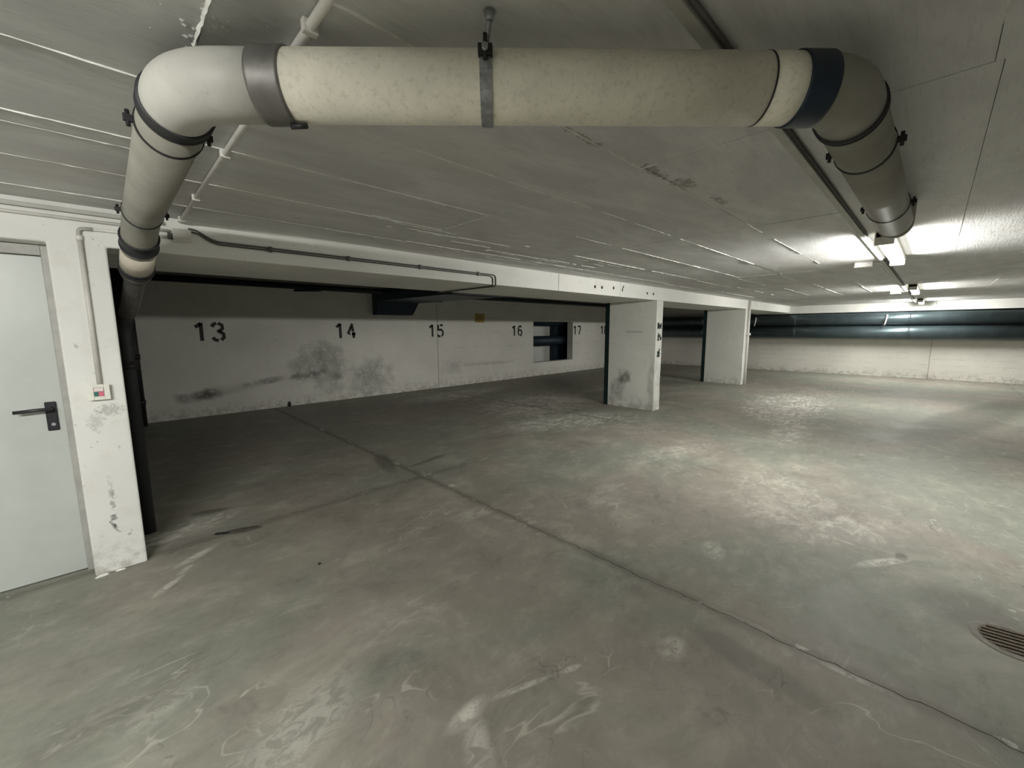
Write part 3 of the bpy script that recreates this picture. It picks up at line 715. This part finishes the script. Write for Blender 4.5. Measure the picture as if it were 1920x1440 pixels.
# pipes seen through the wall opening
t = empty('service_pipe', (10.7, 9.72, 1.15), 'dark horizontal pipe crossing the middle of the wall opening', 'pipe')
tube('pipe_body', [(10.05, 9.75, 1.14), (13.6, 9.75, 1.14)], .17, M['ductmetal'], t, 28)
t = empty('service_pipe', (10.7, 9.72, 1.9), 'dark horizontal pipe along the top of the wall opening', 'pipe')
tube('pipe_body', [(10.05, 9.75, 1.84), (13.6, 9.75, 1.84)], .17, M['ductmetal'], t, 28)
t = empty('riser_duct', (12.3, 9.9, 0), 'dark vertical duct at the right side of the wall opening', 'duct')
box('duct_body', (12.0, 9.93, .0), (12.9, 10.2, 2.4), M['ductmetal'], t, .02)
# ventilation duct under the bay ceiling
t = empty('ventilation_duct', (5.2, 7.5, 2.3), 'dark blue rectangular duct under the bay ceiling, ending over bay 14', 'duct')
def prism(name, poly, y0, y1, mat, parent, poly2=None):
    bm = bmesh.new(); a = [bm.verts.new((p[0], y0, p[1])) for p in poly]; b = [bm.verts.new((p[0], y1, p[1])) for p in (poly2 or poly)]
    bm.faces.new(a); bm.faces.new(b[::-1])
    for i in range(len(a)): bm.faces.new((a[i], b[i], b[(i + 1) % len(a)], a[(i + 1) % len(a)]))
    return finish(bm, name, mat, parent, .004)
prism('duct_outlet', [(4.47, 1.90), (5.40, 1.90), (5.58, 2.20), (5.58, 2.39), (4.47, 2.39)], 8.98, BY - .004, M['ductmetal'], t)
prism('duct_run', [(4.60, 2.20), (5.95, 2.20), (5.95, 2.37), (4.60, 2.37)], 4.95, 8.98, M['ductmetal'], t, [(4.49, 2.20), (5.58, 2.20), (5.58, 2.388), (4.49, 2.388)])
for y in (6.3, 8.2): box('duct_flange', (4.50, y - .015, 2.19), (5.90 if y < 7 else 5.72, y + .015, 2.385), M['ductmetal'], t)
for y in (5.6, 7.4):
    for x in (4.75, 5.6): tube('hanger_rod', [(x, y, 2.36), (x, y, BZ - .001)], .006, M['galv'], t, 6)
t = empty('ceiling_pipe', (3, 5.0, 2.3), 'dark thin pipe running just behind the long beam', 'pipe')
tube('pipe_body', [(.25, 8.75, 2.40), (17.0, 8.75, 2.40)], .055, M['post'], t, 14)
tube('branch', smooth_path([(3.0, 8.70, 2.36), (3.0, 8.2, 2.30), (2.5, 8.2, 2.27)], .1), .022, M['post'], t, 8)
# dark standpipes in the corner under number 13
for x, y, r, lb in ((.15, 8.6, .09, 'thicker dark standpipe in the left bay corner'), (.29, 9.02, .055, 'thinner dark standpipe in the left bay corner, next to the wall')):
    t = empty('standpipe', (x, y, 0), lb, 'pipe'); tube('pipe_body', [(x, y, 0), (x, y, BZ - .001)], r, M['blackmetal'], t, 20)
    for z in (.35, 1.1, 1.9): tube('pipe_collar', [(x, y, z), (x, y, z + .08)], r * 1.18, M['blackmetal'], t, 20)
    if r > .06:
        tube('valve', [(x, y - .08, .62), (x, y - .22, .62)], .05, M['blackmetal'], t, 12)
        bm = bmesh.new(); bm_tube(bm, [(x + .09 * math.cos(a * PI / 8), y - .23, .62 + .09 * math.sin(a * PI / 8)) for a in range(17)], .010, 6, False); finish(bm, 'valve_wheel', M['rust'], t)

# ------------------------------------------------------------------ floor drain
DC = Vector((3.06, -.415, 0)); DR = .125
t = empty('floor_drain', DC, 'rusty slotted drain grate sunk in the floor at the right edge', 'drain')
bm = bmesh.new(); n = 40; prev = None; prof = ((DR + .03, .001), (DR + .025, .004), (DR, .005), (DR - .012, .002))
for k in range(n + 1):
    a = 2 * PI * k / n; ring = [bm.verts.new((DC.x + r * math.cos(a), DC.y + r * math.sin(a), z)) for r, z in prof]
    if prev:
        for m in range(3): bm.faces.new((prev[m], prev[m + 1], ring[m + 1], ring[m]))
    prev = ring
bmesh.ops.remove_doubles(bm, verts=bm.verts, dist=.0005); finish(bm, 'rim', M['rim'], t)
tube('pit', [(DC.x, DC.y, .0006), (DC.x, DC.y, .0012)], DR - .005, M['pit'], t, 40)
dirb = Vector((math.cos(math.radians(100)), math.sin(math.radians(100)), 0)); nb = Vector((-dirb.y, dirb.x, 0))
for k in range(-6, 7):
    o = k * .032; hl = math.sqrt(max(0, (DR - .004) ** 2 - o * o))
    if hl < .03: continue
    c = DC + nb * o; bm = bmesh.new(); vs = bm_box(bm, (-hl, -.0085, .001), (hl, .0085, .006))
    mt = Matrix.Rotation(math.radians(100), 4, 'Z'); mt.translation = c; bmesh.ops.transform(bm, matrix=mt, verts=bm.verts)
    finish(bm, 'grate_bar', M['rust'], t, .0015)

# ------------------------------------------------------------------ small things on the floor
def lump(name, c, sx, sy, sz, mat, label, cat, ang=0, seed=1):
    r = random.Random(seed); bm = bmesh.new(); bmesh.ops.create_icosphere(bm, subdivisions=2, radius=1)
    for v in bm.verts: v.co *= r.uniform(.75, 1.15); v.co = Vector((v.co.x * sx, v.co.y * sy, max(v.co.z, -.6) * sz))
    zmin = min(v.co.z for v in bm.verts)
    for v in bm.verts: v.co.z -= zmin
    bmesh.ops.rotate(bm, verts=bm.verts, cent=(0, 0, 0), matrix=Matrix.Rotation(ang, 3, 'Z'))
    o = finish(bm, name, mat, None, 0, False); o.location = c; tag(o, label, cat); return o
lump('pebble', (.867, 2.737, 0), .011, .008, .006, M['black'], 'tiny black pebble alone on the floor left of the middle', 'pebble')
lump('black_scrap', (.480, 3.70, 0), .050, .013, .010, M['black'], 'small black scrap on the floor beside the pier, in the white crust', 'litter', -.6, 4)
lump('flat_scrap', (.615, 3.655, 0), .13, .038, .006, simple('dark_damp_card', (.075, .07, .055), .8), 'flat dark oval scrap on the floor near the pier', 'litter', -.35, 5)
lump('plaster_crumb', (-.17, 3.575, 0), .035, .010, .010, M['fin'], 'white plaster crumb against the foot of the pier, by the door', 'rubble', .1, 6)
lump('plaster_crumb', (-.085, 3.585, 0), .030, .007, .008, M['fin'], 'smaller white plaster crumb under the middle of the pier', 'rubble', -.1, 7)
lump('notch_lump', (2.55, 9.165, 0), .03, .02, .07, M['black'], 'small black lump standing in for a dark notch at the foot of the back wall below 13', 'litter', 0, 8)  # black lump added in place of a dark notch in the wall base
